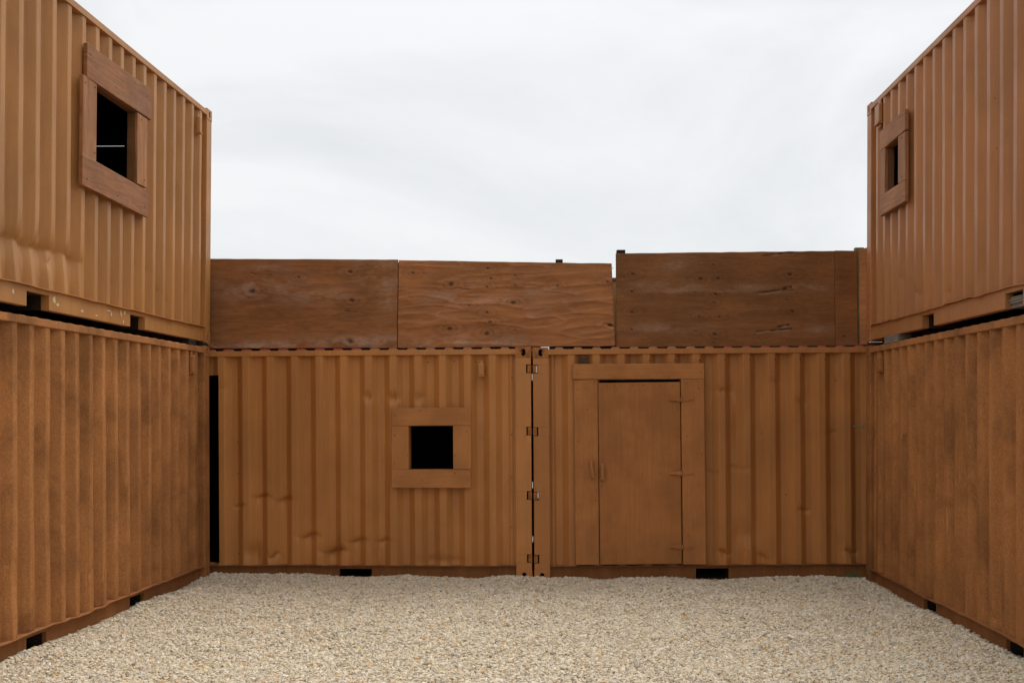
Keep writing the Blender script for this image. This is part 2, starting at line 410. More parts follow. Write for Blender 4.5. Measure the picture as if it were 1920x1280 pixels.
def casting_bm(bm, u0, u1, n1, w0, w1, hole_w, hole_h, depth=.09, arch=False):
    """corner casting block with a slotted hole in its outer (n1) face."""
    cu, cw = (u0 + u1) / 2, (w0 + w1) / 2; N_ = 32
    ang = [2 * math.pi * (i + .5) / N_ for i in range(N_)]
    rings = []
    def rect(a):
        x, y = math.cos(a), math.sin(a); k_ = min((u1 - u0) / 2 / max(abs(x), 1e-6), (w1 - w0) / 2 / max(abs(y), 1e-6)); return cu + x * k_, cw + y * k_
    def slot(a):
        r_ = hole_w / 2; L_ = hole_h / 2 - r_; x, y = math.cos(a) * r_, math.sin(a) * r_
        return cu + x, cw + y + (L_ if y > 0 else -L_)
    P_ = [rect(a) for a in ang]
    for tgt in ((u0, w0), (u0, w1), (u1, w0), (u1, w1)):      # pull nearest ring points onto the corners
        i = min(range(N_), key=lambda q: (P_[q][0] - tgt[0]) ** 2 + (P_[q][1] - tgt[1]) ** 2); P_[i] = tgt
    rings.append([bm.verts.new((p[0], n1 - .16, p[1])) for p in P_])
    rings.append([bm.verts.new((p[0], n1 - .003, p[1])) for p in P_])
    rings.append([bm.verts.new((cu + (p[0] - cu) * .965, n1, cw + (p[1] - cw) * .95)) for p in P_])
    S_ = [slot(a) for a in ang]
    rings.append([bm.verts.new((p[0], n1, p[1])) for p in S_])
    rings.append([bm.verts.new((p[0], n1 - .028, p[1])) for p in S_])
    rings.append([bm.verts.new((cu + (p[0] - cu) * 1.25, n1 - .03, cw + (p[1] - cw) * 1.2)) for p in S_])
    rings.append([bm.verts.new((cu + (p[0] - cu) * 1.25, n1 - depth, cw + (p[1] - cw) * 1.2)) for p in S_])
    for a_, b_ in zip(rings[:-1], rings[1:]):
        for i in range(N_):
            j = (i + 1) % N_
            bm.faces.new((a_[i], b_[i], b_[j], a_[j]))
    f = bm.faces.new(rings[-1]); f.material_index = 1
    bm.faces.new(rings[0][::-1])
    for fc in bm.faces:
        if fc.calc_center_median().y < n1 - .0285 and all(v in rings[-1] or v in rings[-2] or v in rings[-3] for v in fc.verts): fc.material_index = 1
    bmesh.ops.recalc_face_normals(bm, faces=bm.faces[:])

def container(key, name, label, loc, ang, base_yaw, s, phase, pitch, group, openings=(), dents=(), shape=None,
              hinges=(), vent=None, rusty=False, roof_bumps=False, pocket_open=True, end_slit=None, seed=0, lip_wave=.004):
    root = bpy.data.objects.new(name, None); scene.collection.objects.link(root)
    root.location = loc
    Mx = Matrix.Rotation(base_yaw + rad(ang[0]), 3, 'Z') @ Matrix.Rotation(rad(ang[1]), 3, 'Y') @ Matrix.Rotation(rad(ang[2]), 3, 'X')
    root.rotation_euler = Mx.to_euler(); root.empty_display_size = .3
    tag(root, label, 'container', group)
    P = M[key]
    B = lambda nm, bm, mat=P, smooth=False: build(nm, bm, mat, root, s, smooth)
    # near long side, with its openings and dents
    me = wall_mesh('side_wall', .165, LEN - .165, .165, RB + .02, phase, pitch, -.010, openings, dents, shape, .025, seed, 3, s, key[0] != 'B')
    link('side_wall', me, P, root, True)
    # far long side and the two ends
    me = wall_mesh('rear_wall', .165, LEN - .165, .05, RB + .02, phase, pitch, 0, (), (), None, .6, seed, 0, -s)
    co = np.empty(len(me.vertices) * 3, np.float32); me.vertices.foreach_get('co', co); co = co.reshape(-1, 3)
    co[:, 1] -= s * (WID - .012); me.vertices.foreach_set('co', co.reshape(-1)); link('rear_wall', me, P, root)
    for e_, u_ in ((0, .05), (1, LEN - .05)):
        ops = end_slit if (end_slit and e_ == 0) else ()
        y = with_edges(u_samples(.16, WID - .16, .25, .25, 0), [x for o in ops for x in o[:2]])
        z = with_edges(np.array([.05, 1.2, RB + .02]), [x for o in ops for x in o[2:]])
        YY, ZZ = np.meshgrid(y, z, indexing='ij')
        d_ = profile(YY, .25, .25, 0. if ops else .04)
        hole = np.zeros((len(y) - 1, len(z) - 1), bool); cy_, cz_ = (y[1:] + y[:-1]) / 2, (z[1:] + z[:-1]) / 2
        for o in ops: hole |= ((cy_ > o[0]) & (cy_ < o[1]))[:, None] & ((cz_ > o[2]) & (cz_ < o[3]))[None, :]
        UU = u_ + (-d_ if e_ == 0 else d_)
        link('end_wall', grid_mesh('end_wall', np.stack([UU, -s * YY, ZZ], -1), hole), M['lining'] if ops else P, root)  # the slit end wall takes the near-black interior shade too
    # interior shade painted near-black on an added lining: rear, ends, ceiling and floor (the end lining carries the slit too)
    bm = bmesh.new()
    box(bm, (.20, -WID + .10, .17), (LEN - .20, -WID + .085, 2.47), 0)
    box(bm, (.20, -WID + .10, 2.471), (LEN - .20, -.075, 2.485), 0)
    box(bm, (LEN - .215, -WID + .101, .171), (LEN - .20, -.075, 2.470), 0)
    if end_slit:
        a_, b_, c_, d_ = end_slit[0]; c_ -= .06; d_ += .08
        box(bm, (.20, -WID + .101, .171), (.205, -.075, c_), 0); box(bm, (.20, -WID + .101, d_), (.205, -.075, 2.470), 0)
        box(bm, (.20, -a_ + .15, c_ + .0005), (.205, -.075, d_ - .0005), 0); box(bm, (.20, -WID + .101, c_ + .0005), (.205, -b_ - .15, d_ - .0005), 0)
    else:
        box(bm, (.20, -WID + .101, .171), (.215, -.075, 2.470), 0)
    B('shade_lining', bm, M['lining'])
    bm = bmesh.new(); box(bm, (.10, -WID + .06, .125), (LEN - .10, -.055, .168), 0); B('floor', bm, M['dark_steel'])
    # roof sheet with cross ridges
    nr = int((LEN - .3) / .209); us = []
    for i in range(nr):
        b0 = .17 + i * .209; us += [b0 + .002, b0 + .07, b0 + .09, b0 + .16, b0 + .18]
    us = np.array([.10] + us + [LEN - .10])
    hh = np.array([0] + [0, 0, 1, 1, 0] * nr + [0]) * (.027 if roof_bumps else .014)
    ns = np.array([-.035, -WID + .035])
    UU, NN = np.meshgrid(us, ns, indexing='ij'); HH = np.repeat(hh[:, None], 2, 1)
    if roof_bumps: HH = HH + .003 * vnoise(UU * 5, NN * 0, seed)
    top = np.stack([UU, s * NN, RT - .004 + HH], -1); bot = np.stack([UU, s * NN, np.full_like(HH, RB + .01)], -1)
    ring = np.concatenate([bot[:, :1], top, bot[:, 1:]], 1)
    link('roof', grid_mesh('roof', ring, flip=(s > 0)), M['roof'] if roof_bumps else P, root)
    # rails
    bm = bmesh.new(); box(bm, (.15, -.060, RB), (LEN - .15, -.001, RT), .004); B('top_rail', bm)
    bm = bmesh.new(); box(bm, (.15, -WID + .001, RB), (LEN - .15, -WID + .06, RT), .004); B('top_rail', bm)
    for u_ in (.001, LEN - .061):
        bm = bmesh.new(); box(bm, (u_, -WID + .17, RB - .03), (u_ + .06, -.17, RT), .004); B('end_rail', bm)
        bm = bmesh.new(); box(bm, (u_, -WID + .17, .014), (u_ + .06, -.17, .16), .004); B('end_rail', bm)
    pk = [(1.80, 2.165), (3.90, 4.26)] if key[0] == 'B' else [(1.86, 2.225), (3.90, 4.26)]
    if key == 'LU': pk = [(1.955, 2.328), (4.01, 4.388)]
    if key == 'RU': pk = [(1.975, 2.33), (4.07, 4.42)]
    if key == 'LL': pk = [(1.828, 2.175), (3.864, 4.194)]
    if key == 'RL': pk = [(1.887, 2.249), (3.912, 4.257)]
    ri = .018 if key[1] == 'U' else .048
    bm = bmesh.new(); edges = [.17] + [x for p_ in pk for x in p_] + [LEN - .17]
    for i in range(0, len(edges), 2): box(bm, (edges[i], -.085, .012), (edges[i + 1], -ri, LIP - .006), .002)
    for p_ in pk: box(bm, (p_[0] - .001, -.085, .128), (p_[1] + .001, -ri - .0005, LIP - .0065), .001)
    # the wavy welded flange on top of the rail
    us = np.arange(.17, LEN - .165, .03); wv = lip_wave * fbm(us * 3.1, us * 0, seed + 40, 3) * 2
    for i in range(len(us) - 1):
        w_ = LIP + wv[i]; w2 = LIP + wv[i + 1]; o_ = .004 + abs(wv[i]); o2 = .004 + abs(wv[i + 1])
        v = [bm.verts.new(c_) for c_ in ((us[i], -.086, w_ - .006), (us[i + 1], -.086, w2 - .006), (us[i + 1], o2, w2 - .007), (us[i], o_, w_ - .007),
                                         (us[i], -.086, w_), (us[i + 1], -.086, w2), (us[i + 1], o2, w2), (us[i], o_, w_))]
        for q in ((0, 1, 2, 3), (7, 6, 5, 4), (3, 2, 6, 7), (1, 0, 4, 5)): bm.faces.new([v[x] for x in q])
    bmesh.ops.recalc_face_normals(bm, faces=bm.faces[:])
    B('bottom_rail', bm, P if key[1] == 'U' else M['rail' + key[0]])
    bm = bmesh.new(); box(bm, (.17, -WID + .014, .012), (LEN - .17, -WID + .05, LIP), .002); B('bottom_rail', bm)
    for p_ in pk:
        bm = bmesh.new()
        box(bm, (p_[0] - .006, -1.2, .012), (p_[0], -.087, .126), 0); box(bm, (p_[1], -1.2, .012), (p_[1] + .006, -.087, .126), 0)
        box(bm, (p_[0] - .006, -1.2, .1265), (p_[1] + .006, -.087, .1275), 0); box(bm, (p_[0], -1.2, .012), (p_[1], -1.19, .126), 0)
        B('fork_pocket', bm, M['dark_steel'])
    # posts and corner castings
    for e_ in (0, 1):
        for side in (0, 1):
            bm = bmesh.new()
            ua, ub = (.004, .178) if e_ == 0 else (LEN - .178, LEN - .004)
            if key[0] in 'LRU' and e_ == 0: ub = .172
            na, nb = (-.16, -.002) if side == 0 else (-WID + .002, -WID + .16)
            if side == 0 and e_ == 0 and hinges:
                zs = [.118]
                for h_ in hinges: zs += [h_ - .048, h_ + .048]
                zs.append(HGT - .118); zs = sorted(zs)
                for i in range(len(zs) - 1):
                    notch = i % 2 == 1
                    box(bm, (.058 if notch else ua, na, zs[i]), (ub, nb, zs[i + 1]), .0 if notch else .002)
            else: box(bm, (ua, na, .118), (ub, nb, HGT - .118), .006)
            B('corner_post', bm)
            for w0 in (0, HGT - .118):
                bm = bmesh.new()
                if side == 0:
                    c0, c1 = (0, .178) if e_ == 0 else (LEN - .178, LEN)
                    if key[0] in 'LR' and e_ == 0: c1 = .17
                    casting_bm(bm, c0, c1, 0, w0, w0 + .118, .05, .079)
                else:
                    box(bm, (0 if e_ == 0 else LEN - .178, -WID, w0), (.178 if e_ == 0 else LEN, -WID + .162, w0 + .118), .004)
                o = B('corner_casting', bm, M['rust'] if (rusty and e_ == 0 and w0 > 0) else P)
                o.data.materials.append(M['hole'])
    for h_ in hinges:
        bm = bmesh.new(); box(bm, (.006, -.060, h_ - .044), (.044, -.008, h_ + .044), .006)
        cyl(bm, (.010, -.010, h_), (0, 0, 1), .010, .086)
        B('door_hinge', bm, M['rust'])
    if vent:
        u_, w_, du, dw = vent
        bm = bmesh.new(); box(bm, (u_ - du * .3, -.014, w_ - dw * .72), (u_ + du * .3, .002, w_ + dw * .72), .003)
        box(bm, (u_ - du / 2, -.014, w_ - dw / 2), (u_ + du / 2, .030, w_ + dw / 2), .008)
        box(bm, (u_ - du / 2 - .004, -.014, w_ - dw / 2 - .012), (u_ + du / 2 + .004, .036, w_ - dw / 2 + .002), .002)
        B('vent', bm)
    return root

def screws(parent, pts, n, s, mat=None, r=.006):
    me = None
    for (u, w) in pts:
        if me is None:
            bm = bmesh.new(); cyl(bm, (0, 0, 0), (0, 1, 0), r, .004, 8)
            me = bpy.data.meshes.new('screw'); bm.to_mesh(me); bm.free(); me.materials.append(mat or M['screw'])
        o = bpy.data.objects.new('screw', me); scene.collection.objects.link(o); o.parent = parent; o.location = (u, s * (n + .001), w)

def board(parent, lo, hi, n0, n1, mat, s, rotw=0., name='board', jit=.004):
    bm = bmesh.new(); box(bm, (lo[0], n0, lo[1]), (hi[0], n1, hi[1]), .004, (0, rotw, 0) if rotw else None, None, jit)
    return build(name, bm, mat, parent, s)

def liner(parent, ua, ub, wa, wb, n0, n1, mat, s, t=.028):
    """the timber box lining a window opening, one mesh"""
    bm = bmesh.new()
    box(bm, (ua - t, n0, wb), (ub + t, n1, wb + t), .002); box(bm, (ua - t, n0, wa - t), (ub + t, n1, wa), .002)
    box(bm, (ua - t, n0, wa + .001), (ua, n1, wb - .001), .002); box(bm, (ub, n0, wa + .001), (ub + t, n1, wb - .001), .002)
    return build('window_frame', bm, mat, parent, s)

DN, PI = -math.pi / 2, math.pi
# --- upper left
def crease_LU(U, W, dn, flat):
    w0 = np.interp(U, [3.30, 3.44, 3.73, 4.07, 4.29, 4.63, 4.84, 5.4], [.46, .465, .50, .485, .47, .50, .41, .40])
    a = .060 * np.clip((U - 3.36) / .14, 0, 1) * np.clip((5.7 - U) / .4, 0, 1) * (.72 + .5 * vnoise(U * 3.4, U * 0, 4))
    z = W - w0
    dn = dn - a * np.where(z > 0, np.exp(-np.abs(z) / .060), np.exp(-(np.abs(z) / .24) ** 1.2))
    flat = flat * (1 - .55 * np.clip(a / .05, 0, 1) * np.exp(-((z + .10) / .2) ** 2))
    return dn, flat
LU = container('LU', 'shipping_container', 'tan upper container with the large boarded window, stacked on the mottled brown one',
    (-3.3785, 13.2862, 2.6448), (-3.209, -.092, -.461), DN, 1, .317, .278, 'stacked containers around the yard',
    openings=[(2.304, 3.276, 1.310, 2.016)],
    dents=[(2.19, .60, .05, .12, .020, 'crease'), (2.70, .36, .035, .10, .022, 'crease'), (1.86, .57, .035, .10, .02, 'crease'), (1.58, .41, .04, .08, .022, 'crease'),
           (4.125, .62, .04, .06, .03, 'pit'), (1.30, .33, .04, .10, .014, 'crease'), (3.95, .40, .05, .08, .010, 'crease')],
    shape=crease_LU, vent=(.475, 2.33, .075, .17), end_slit=[(.98, 1.34, 2.199, 2.202)], seed=11)
wf = liner(LU, 2.33, 3.25, 1.336, 1.99, -.062, .002, M['liner'], 1)
board(wf, (1.985, 1.995), (3.47, 2.285), .004, .040, M['boardL'], 1, rad(.6))
board(wf, (2.045, 1.075), (3.545, 1.330), .004, .040, M['boardL'], 1, rad(-.9))
board(wf, (3.255, 1.334), (3.535, 1.992), .004, .036, M['boardLv'], 1)
board(wf, (2.075, 1.336), (2.325, 1.990), .004, .036, M['boardLv'], 1)
screws(wf, [(3.30, 1.95), (3.49, 1.94), (3.30, 1.40), (2.15, 1.40), (2.25, 1.94), (2.1, 2.2), (3.4, 2.2), (3.45, 1.15), (2.15, 1.15), (2.8, 1.13)], .040, 1)

# --- lower left
LL = container('LL', 'shipping_container', 'mottled dark brown container on the gravel at left, below the one with the large window',
    (-3.3571, 13.203, .0154), (-3.903, -.089, .198), DN, 1, .647, .2685, 'stacked containers around the yard',
    dents=[(1.7, .35, .05, .10, .010, 'crease'), (3.1, .5, .05, .10, .012, 'crease'), (2.4, 1.6, .12, .3, .010, 'pit'), (.95, 1.2, .05, .1, .010, 'crease'),
           (3.9, 1.2, .2, .4, .012, 'pit'), (1.2, .9, .1, .2, .008, 'pit'), (4.5, .6, .1, .2, .01, 'pit')],
    vent=(.585, 2.37, .09, .18), seed=12, lip_wave=.009)

# --- upper right
RU = container('RU', 'shipping_container', 'tan upper container on the right with the narrow-looking boarded window near its far end',
    (3.8953, 13.0505, 2.6467), (-2.554, .153, -.118), DN, -1, .629, .278, 'stacked containers around the yard',
    openings=[(.864, 1.386, 1.447, 1.963)],
    dents=[(1.81, .353, .04, .10, .014, 'crease'), (2.71, .26, .045, .10, .018, 'crease'), (1.26, .56, .04, .10, .010, 'crease'), (2.21, .19, .06, .05, .012, 'pit'), (3.6, .4, .05, .1, .010, 'crease')],
    vent=(.52, 2.37, .17, .20), seed=13, lip_wave=.008)
wf = liner(RU, .89, 1.36, 1.473, 1.937, -.055, .002, M['liner'], -1)
board(wf, (.685, 1.940), (1.612, 2.148), .004, .042, M['boardR'], -1, rad(-.5))
board(wf, (.70, 1.262), (1.618, 1.470), .004, .042, M['boardR'], -1, rad(.3))
board(wf, (.695, 1.472), (.885, 1.938), .004, .040, M['boardRv'], -1)
board(wf, (1.365, 1.472), (1.615, 1.938), .004, .040, M['boardRv'], -1)
screws(wf, [(.75, 2.0), (1.55, 2.1), (.75, 1.3), (1.56, 1.32), (1.2, 2.08), (1.5, 1.9), (1.5, 1.52)], .042, -1)

# --- lower right
RL = container('RL', 'shipping_container', 'mottled dark brown container on the gravel at right, under the tan one',
    (3.877, 13.0181, .0064), (-1.998, .013, -.069), DN, -1, .672, .2715, 'stacked containers around the yard',
    dents=[(3.71, .27, .045, .12, .022, 'crease'), (2.51, 1.55, .03, .25, .010, 'crease'), (1.30, .48, .04, .08, .012, 'crease'), (2.2, .3, .05, .1, .012, 'crease'), (3.0, 1.2, .15, .4, .012, 'pit')],
    vent=(.585, 2.37, .14, .14), seed=14, lip_wave=.009)
bm = bmesh.new(); box(bm, (1.36, -.008, 1.59), (1.42, .020, 1.665), .002, (rad(14), rad(6), 0)); build('torn_flap', bm, M['RL'], RL, -1)

# --- back left
HB = (2.350, 1.660, .948, .250)
BL = container('BL', 'shipping_container', 'brown container across the back at left, with the small square window',
    (.2253, 13.137, .0069), (-3.224, .291, -.012), PI, 1, 1.51, .278, 'containers across the back of the yard',
    openings=[(.846, 1.388, 1.213, 1.750), (3.52, 4.5, .195, 2.303)],
    dents=[(3.46, 2.16, .05, .035, .012, 'crease'), (1.83, 2.05, .05, .05, .016, 'pit'), (1.54, 2.03, .06, .05, .022, 'pit'), (1.25, 2.03, .05, .05, .013, 'pit'),
           (3.05, .935, .07, .07, .030, 'crease'), (2.79, .90, .07, .07, .030, 'crease'), (3.30, .83, .05, .06, .020, 'crease'), (2.50, .49, .09, .09, .028, 'crease'),
           (2.21, .32, .10, .10, .040, 'crease'), (1.95, .44, .08, .07, .022, 'crease'), (1.66, .44, .06, .06, .020, 'crease'), (3.15, .30, .08, .1, .02, 'pit'), (2.9, .27, .05, .1, .022, 'crease'),
           (1.0, .22, .2, .05, .008, 'pit'), (.5, 2.0, .2, .2, .008, 'pit')],
    hinges=HB, vent=(.553, 2.345, .065, .135), rusty=True, roof_bumps=True, seed=15)
wf = liner(BL, .872, 1.362, 1.239, 1.724, -.15, .002, M['boardBv'], 1)
board(wf, (.668, 1.727), (1.555, 1.922), .004, .044, M['boardB'], 1, rad(.1), jit=.002)
board(wf, (.672, 1.037), (1.557, 1.236), .004, .044, M['boardB'], 1, rad(-.1), jit=.002)
board(wf, (.670, 1.239), (.868, 1.724), .004, .042, M['boardBv'], 1, jit=.002)
board(wf, (1.366, 1.239), (1.556, 1.724), .004, .042, M['boardBv'], 1, jit=.002)
screws(wf, [(.70, 1.89), (1.235, 1.89), (1.51, 1.84), (.72, 1.66), (1.52, 1.62), (1.52, 1.30), (.70, 1.14), (1.52, 1.13), (1.22, 1.12), (.85, 1.20), (.85, 1.40), (1.38, 1.40)], .044, 1)
screws(BL, [(.215, 2.25), (.22, 1.62), (.222, 1.15), (.225, .6), (3.29, 2.24), (3.30, 1.55), (3.30, 1.2), (3.30, .3), (.62, 2.43), (.86, 2.44), (1.15, 2.43)], -.010, 1, M['hole'], .007)

# --- back right
BR = container('BR', 'shipping_container', 'brown container across the back at right, with the boarded plank door',
    (.2462, 13.1371, .0001), (.363, -.428, 0), 0, -1, 2.06, .278, 'containers across the back of the yard', openings=[(.735, 1.62, .20, 2.225)],
    dents=[(2.10, 2.10, .09, .05, .016, 'crease'), (2.22, 2.09, .05, .10, .010, 'pit'), (2.28, 1.24, .10, .03, .014, 'crease'), (2.0, 1.19, .07, .03, .012, 'crease'), (3.35, 1.62, .07, .03, .014, 'crease'),
           (3.01, .77, .05, .05, .022, 'crease'), (3.52, .30, .06, .09, .022, 'crease'), (2.11, .30, .06, .08, .022, 'crease'), (2.36, .50, .12, .12, .014, 'pit'), (2.98, 1.96, .05, .12, .012, 'crease'),
           (2.3, 1.7, .07, .20, .010, 'pit'), (2.55, .25, .05, .1, .014, 'crease'), (2.7, 2.2, .06, .06, .010, 'crease')],
    hinges=HB, rusty=True, roof_bumps=True, seed=16)
df = board(BR, (.44, 2.232), (1.893, 2.400), .004, .046, M['doorbu'], -1, rad(.15), 'door_frame', .003)
board(df, (.455, .186), (.715, 2.228), .004, .044, M['doorb'], -1, rad(-.25))
board(df, (1.640, .183), (1.897, 2.228), .004, .044, M['doorb'], -1, rad(-.25))
b = board(df, (.625, 1.15), (.66, 1.34), .044, .092, M['doorb'], -1, rad(-7), 'latch_block', .001)
dr = board(BR, (.725, .190), (1.629, 2.196), .000, .034, M['door'], -1, rad(-.25), 'door', .003)
board(dr, (.738, 1.12), (.778, 1.305), .034, .086, M['doorb'], -1, rad(-1), 'handle_block', .001)
for hw in (2.006, 1.192, .380):
    bm = bmesh.new()
    for sg in (-1, 1):
        vs_ = [(1.636 + sg * .012, hw - .022), (1.636 + sg * .135, hw - .008), (1.636 + sg * .135, hw + .008), (1.636 + sg * .012, hw + .022)]
        lo_ = [bm.verts.new((a_, .030, b_)) for a_, b_ in vs_]; hi_ = [bm.verts.new((a_, .052, b_)) for a_, b_ in vs_]
        bm.faces.new(hi_); bm.faces.new(lo_[::-1])
        for i in range(4): j = (i + 1) % 4; bm.faces.new((lo_[i], lo_[j], hi_[j], hi_[i]))
        for q in (.04, .085, .12): cyl(bm, (1.636 + sg * q, .053, hw), (0, 1, 0), .005, .005, 6)
    bmesh.ops.recalc_face_normals(bm, faces=bm.faces[:])
    cyl(bm, (1.636, .054, hw), (0, 0, 1), .009, .055)
    build('hinge', bm, M['doorb'], dr, -1)
rr_ = random.Random(4)
screws(dr, [(.76 + .85 * rr_.random(), 2.17 - .02 * rr_.random()) for _ in range(7)] + [(.75, 1.0 * q + .25) for q in (0, .4, .8, 1.5)] + [(1.60, .3 + q) for q in (0, .55, 1.3, 1.6)] + [(1.2, 1.19), (1.05, 1.19), (1.4, 1.19)], .035, -1, None, .005)
screws(df, [(.49, 2.3), (.49, 2.12), (.49, 2.02), (.68, 2.2), (.5, 1.55), (1.86, 2.31), (1.83, 2.13), (1.86, 1.4), (.6, 1.9), (.68, .9), (.70, .3), (1.7, .5), (1.7, 1.6), (1.7, 2.18), (.9, 2.25), (1.2, 2.26), (1.5, 2.25)], .044, -1)
screws(BR, [(1.3 + .278 * i, 2.44) for i in range(9)] + [(2.80, .94), (2.535, 1.63), (3.36, 2.2)], -.010, -1, M['hole'], .007)
# small latch bracket left of the door head, tie bolt beside the right-hand stack
bm = bmesh.new(); box(bm, (.53, -.008, 2.415), (.61, .010, 2.475), .002)
for sg in (-1, 1):
    for sw in (-1, 1): box(bm, (.57 + sg * .045 - .02, -.006, 2.445 + sw * .03 - .006), (.57 + sg * .045 + .02, .012, 2.445 + sw * .03 + .006), .002, (0, sg * sw * rad(35), 0))
build('latch_bracket', bm, M['screw'], BR, -1)
bm = bmesh.new(); cyl(bm, (3.62, .012, 1.69), (1, 0, 0), .005, .10)
for q in (3.56, 3.62, 3.66): cyl(bm, (q, .012, 1.69), (1, 0, 0), .013, .016, 6)
build('tie_bolt', bm, M['galv'], BR, -1)
# added white strips stand for daylight in the gap between the two back containers
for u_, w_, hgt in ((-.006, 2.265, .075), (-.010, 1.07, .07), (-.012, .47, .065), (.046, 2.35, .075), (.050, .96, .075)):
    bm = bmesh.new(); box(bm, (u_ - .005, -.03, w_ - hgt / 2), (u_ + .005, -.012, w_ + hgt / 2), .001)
    build('daylight_sliver', bm, M['white'], BR, -1)

# paint knocked off the lower rail of the upper left container
rr_ = random.Random(9)
for u_, w_, a_, b_ in ((3.92, .105, .022, .05), (3.86, .07, .02, .025), (3.39, .061, .022, .02), (2.82, .115, .045, .012), (2.77, .09, .012, .035), (2.55, .112, .016, .055), (2.46, .128, .012, .04), (2.49, .044, .012, .02), (4.6, .1, .012, .03), (3.1, .05, .02, .01)):
    bm = bmesh.new(); vv = []
    for i in range(9):
        t_ = i / 9 * 2 * PI; k_ = rr_.uniform(.55, 1.1); vv.append(bm.verts.new((u_ + 1.35 * a_ * k_ * math.cos(t_), -.0165, w_ + b_ * k_ * math.sin(t_) * .7)))
    f = bm.faces.new(vv[::-1]); r_ = bmesh.ops.extrude_face_region(bm, geom=[f])
    for v in r_['geom']:
        if isinstance(v, bmesh.types.BMVert): v.co.y -= .003
    bmesh.ops.recalc_face_normals(bm, faces=bm.faces[:])
    build('paint_scrape', bm, M['chip'], LU, 1)

# ---------------------------------------------------------------- plywood parapet on the back containers
def sheet(name, label, ref, s, n0, corners, mat, knots=(), pales=(), cracks=(), wrinkles=(), seed=0, group='plywood sheets along the back parapet', turn=0., warp=.006, ripple=.002):
    """corners in the container's (u, w): bottom-left, bottom-right, top-right, top-left as seen; thickness 18 mm."""
    (bl, br, tr, tl) = corners
    nu = max(4, int(abs(br[0] - bl[0]) / .0105)); nw = 96
    a = np.linspace(0, 1, nu)[:, None]; t = np.linspace(0, 1, nw)[None, :]
    U = (1 - t) * ((1 - a) * bl[0] + a * br[0]) + t * ((1 - a) * tl[0] + a * tr[0])
    W = (1 - t) * ((1 - a) * bl[1] + a * br[1]) + t * ((1 - a) * tl[1] + a * tr[1])
    W = W + (t > .98) * .004 * vnoise(U * 9, U * 0, seed) - (t < .02) * .006 * vnoise(U * 7, U * 0, seed + 3)
    H = warp * fbm(U * .9, W * 1.2, seed, 2)
    knot, pale, crack = np.zeros_like(U), np.zeros_like(U), np.zeros_like(U)
    jx, jw = .05 * fbm(U * 7, W * 9, seed + 1), .03 * fbm(U * 8, W * 11, seed + 2)
    for (ku, kw, sz) in knots:
        sz = sz * 1.25; dx, dw = (U - ku + jx * .5) / (sz * 1.5), (W - kw + jw * .5) / sz; r2 = np.sqrt(dx * dx + dw * dw)
        knot = np.maximum(knot, .85 * np.exp(-(r2 / .55) ** 3) * (dw > -.35 + .5 * vnoise(dx * 3, dw * 3, seed)))
        knot = np.maximum(knot, .34 * np.exp(-((r2 - 1.3) / .22) ** 2) * (dw * np.sign(ku * 7 % 1 - .4) > -.3) * (.5 + 1.2 * np.clip(vnoise(dx * 2, dw * 2, seed) + .3, 0, 1)))
        knot = np.maximum(knot, .16 * np.exp(-((np.hypot(dx * .7, dw) - 2.1) / .3) ** 2)); H = H + .004 * np.exp(-(r2 / 1.6) ** 2) - .005 * np.exp(-(r2 / .5) ** 2)
    for (pu, pw, ru, rw, amt) in pales:
        z = fbm(U * 5, W * 11, seed + 7) + .45 * fbm(U * 26, W * 60, seed + 8, 3)
        pale = np.maximum(pale, amt * np.exp(-((U - pu) / ru) ** 2 - ((W - pw) / rw) ** 2) * np.clip(.75 + 1.6 * z, 0, 1.3))
    for (cu, cw, ln, th) in cracks:
        yy = cw + .018 * fbm((U - cu) * 9, U * 0, seed + int(cu * 31) % 13) + .05 * np.clip((U - cu) / ln, -1, 1) * .3
        m = np.exp(-((W - yy) / th) ** 2) * (np.abs(U - cu) < ln) * np.clip(.9 + 1.6 * vnoise(U * 22, W * 30, seed), 0, 1)
        crack = np.maximum(crack, m); pale = np.maximum(pale, .5 * np.exp(-((W - yy + .012) / (th * 1.2)) ** 2) * (np.abs(U - cu) < ln) * np.clip(.5 + 2 * vnoise(U * 17, W * 22, seed + 2), 0, 1))
        H = H - .008 * m
    for (wu, ww, ln, amp, slope) in wrinkles:
        yy = ww + slope * (U - wu) + .01 * fbm(U * 4, U * 0, seed + 9); z = (W - yy) / .016
        H = H + 1.9 * amp * np.exp(-((U - wu) / ln) ** 2) * np.where(z > 0, np.exp(-z * z * 1.2), np.exp(-z * z * .12))
    rg = 1 - np.abs(2 * fbm(U * 1.5 + 3, W * 9 + .6 * fbm(U * 2, W * 2, seed + 31, 2), seed + 30, 2)); rg = np.clip((rg - .62) / .38, 0, 1)
    H = H + ripple * rg ** 2; pale = np.maximum(pale, .4 * (ripple / .01) * np.clip(rg - .8, 0, .2) * 5 * np.clip(.3 + vnoise(U * 3, W * 6, seed + 33), 0, 1))  # paler crests paint highlights along the ripples
    cu, cw = (bl[0] + br[0]) / 2, min(bl[1], br[1])
    F = np.stack([U - cu, s * H, W - cw], -1)
    Bk = F.copy(); Bk[..., 1] = -s * .018
    me = grid_mesh(name, F, flip=(s < 0) ^ (br[0] < bl[0]))
    # rim and back, as one closed sheet
    bm = bmesh.new(); bm.from_mesh(me)
    be = [e for e in bm.edges if e.is_boundary]
    ext = bmesh.ops.extrude_edge_only(bm, edges=be)
    nv = [v for v in ext['geom'] if isinstance(v, bmesh.types.BMVert)]
    for v in nv: v.co.y = -s * .018
    bmesh.ops.contextual_create(bm, geom=[e for e in bm.edges if e.is_boundary])
    bmesh.ops.recalc_face_normals(bm, faces=bm.faces[:])
    bm.verts.ensure_lookup_table(); nv0 = U.size
    bm.to_mesh(me); tot = len(me.vertices); bm.free()
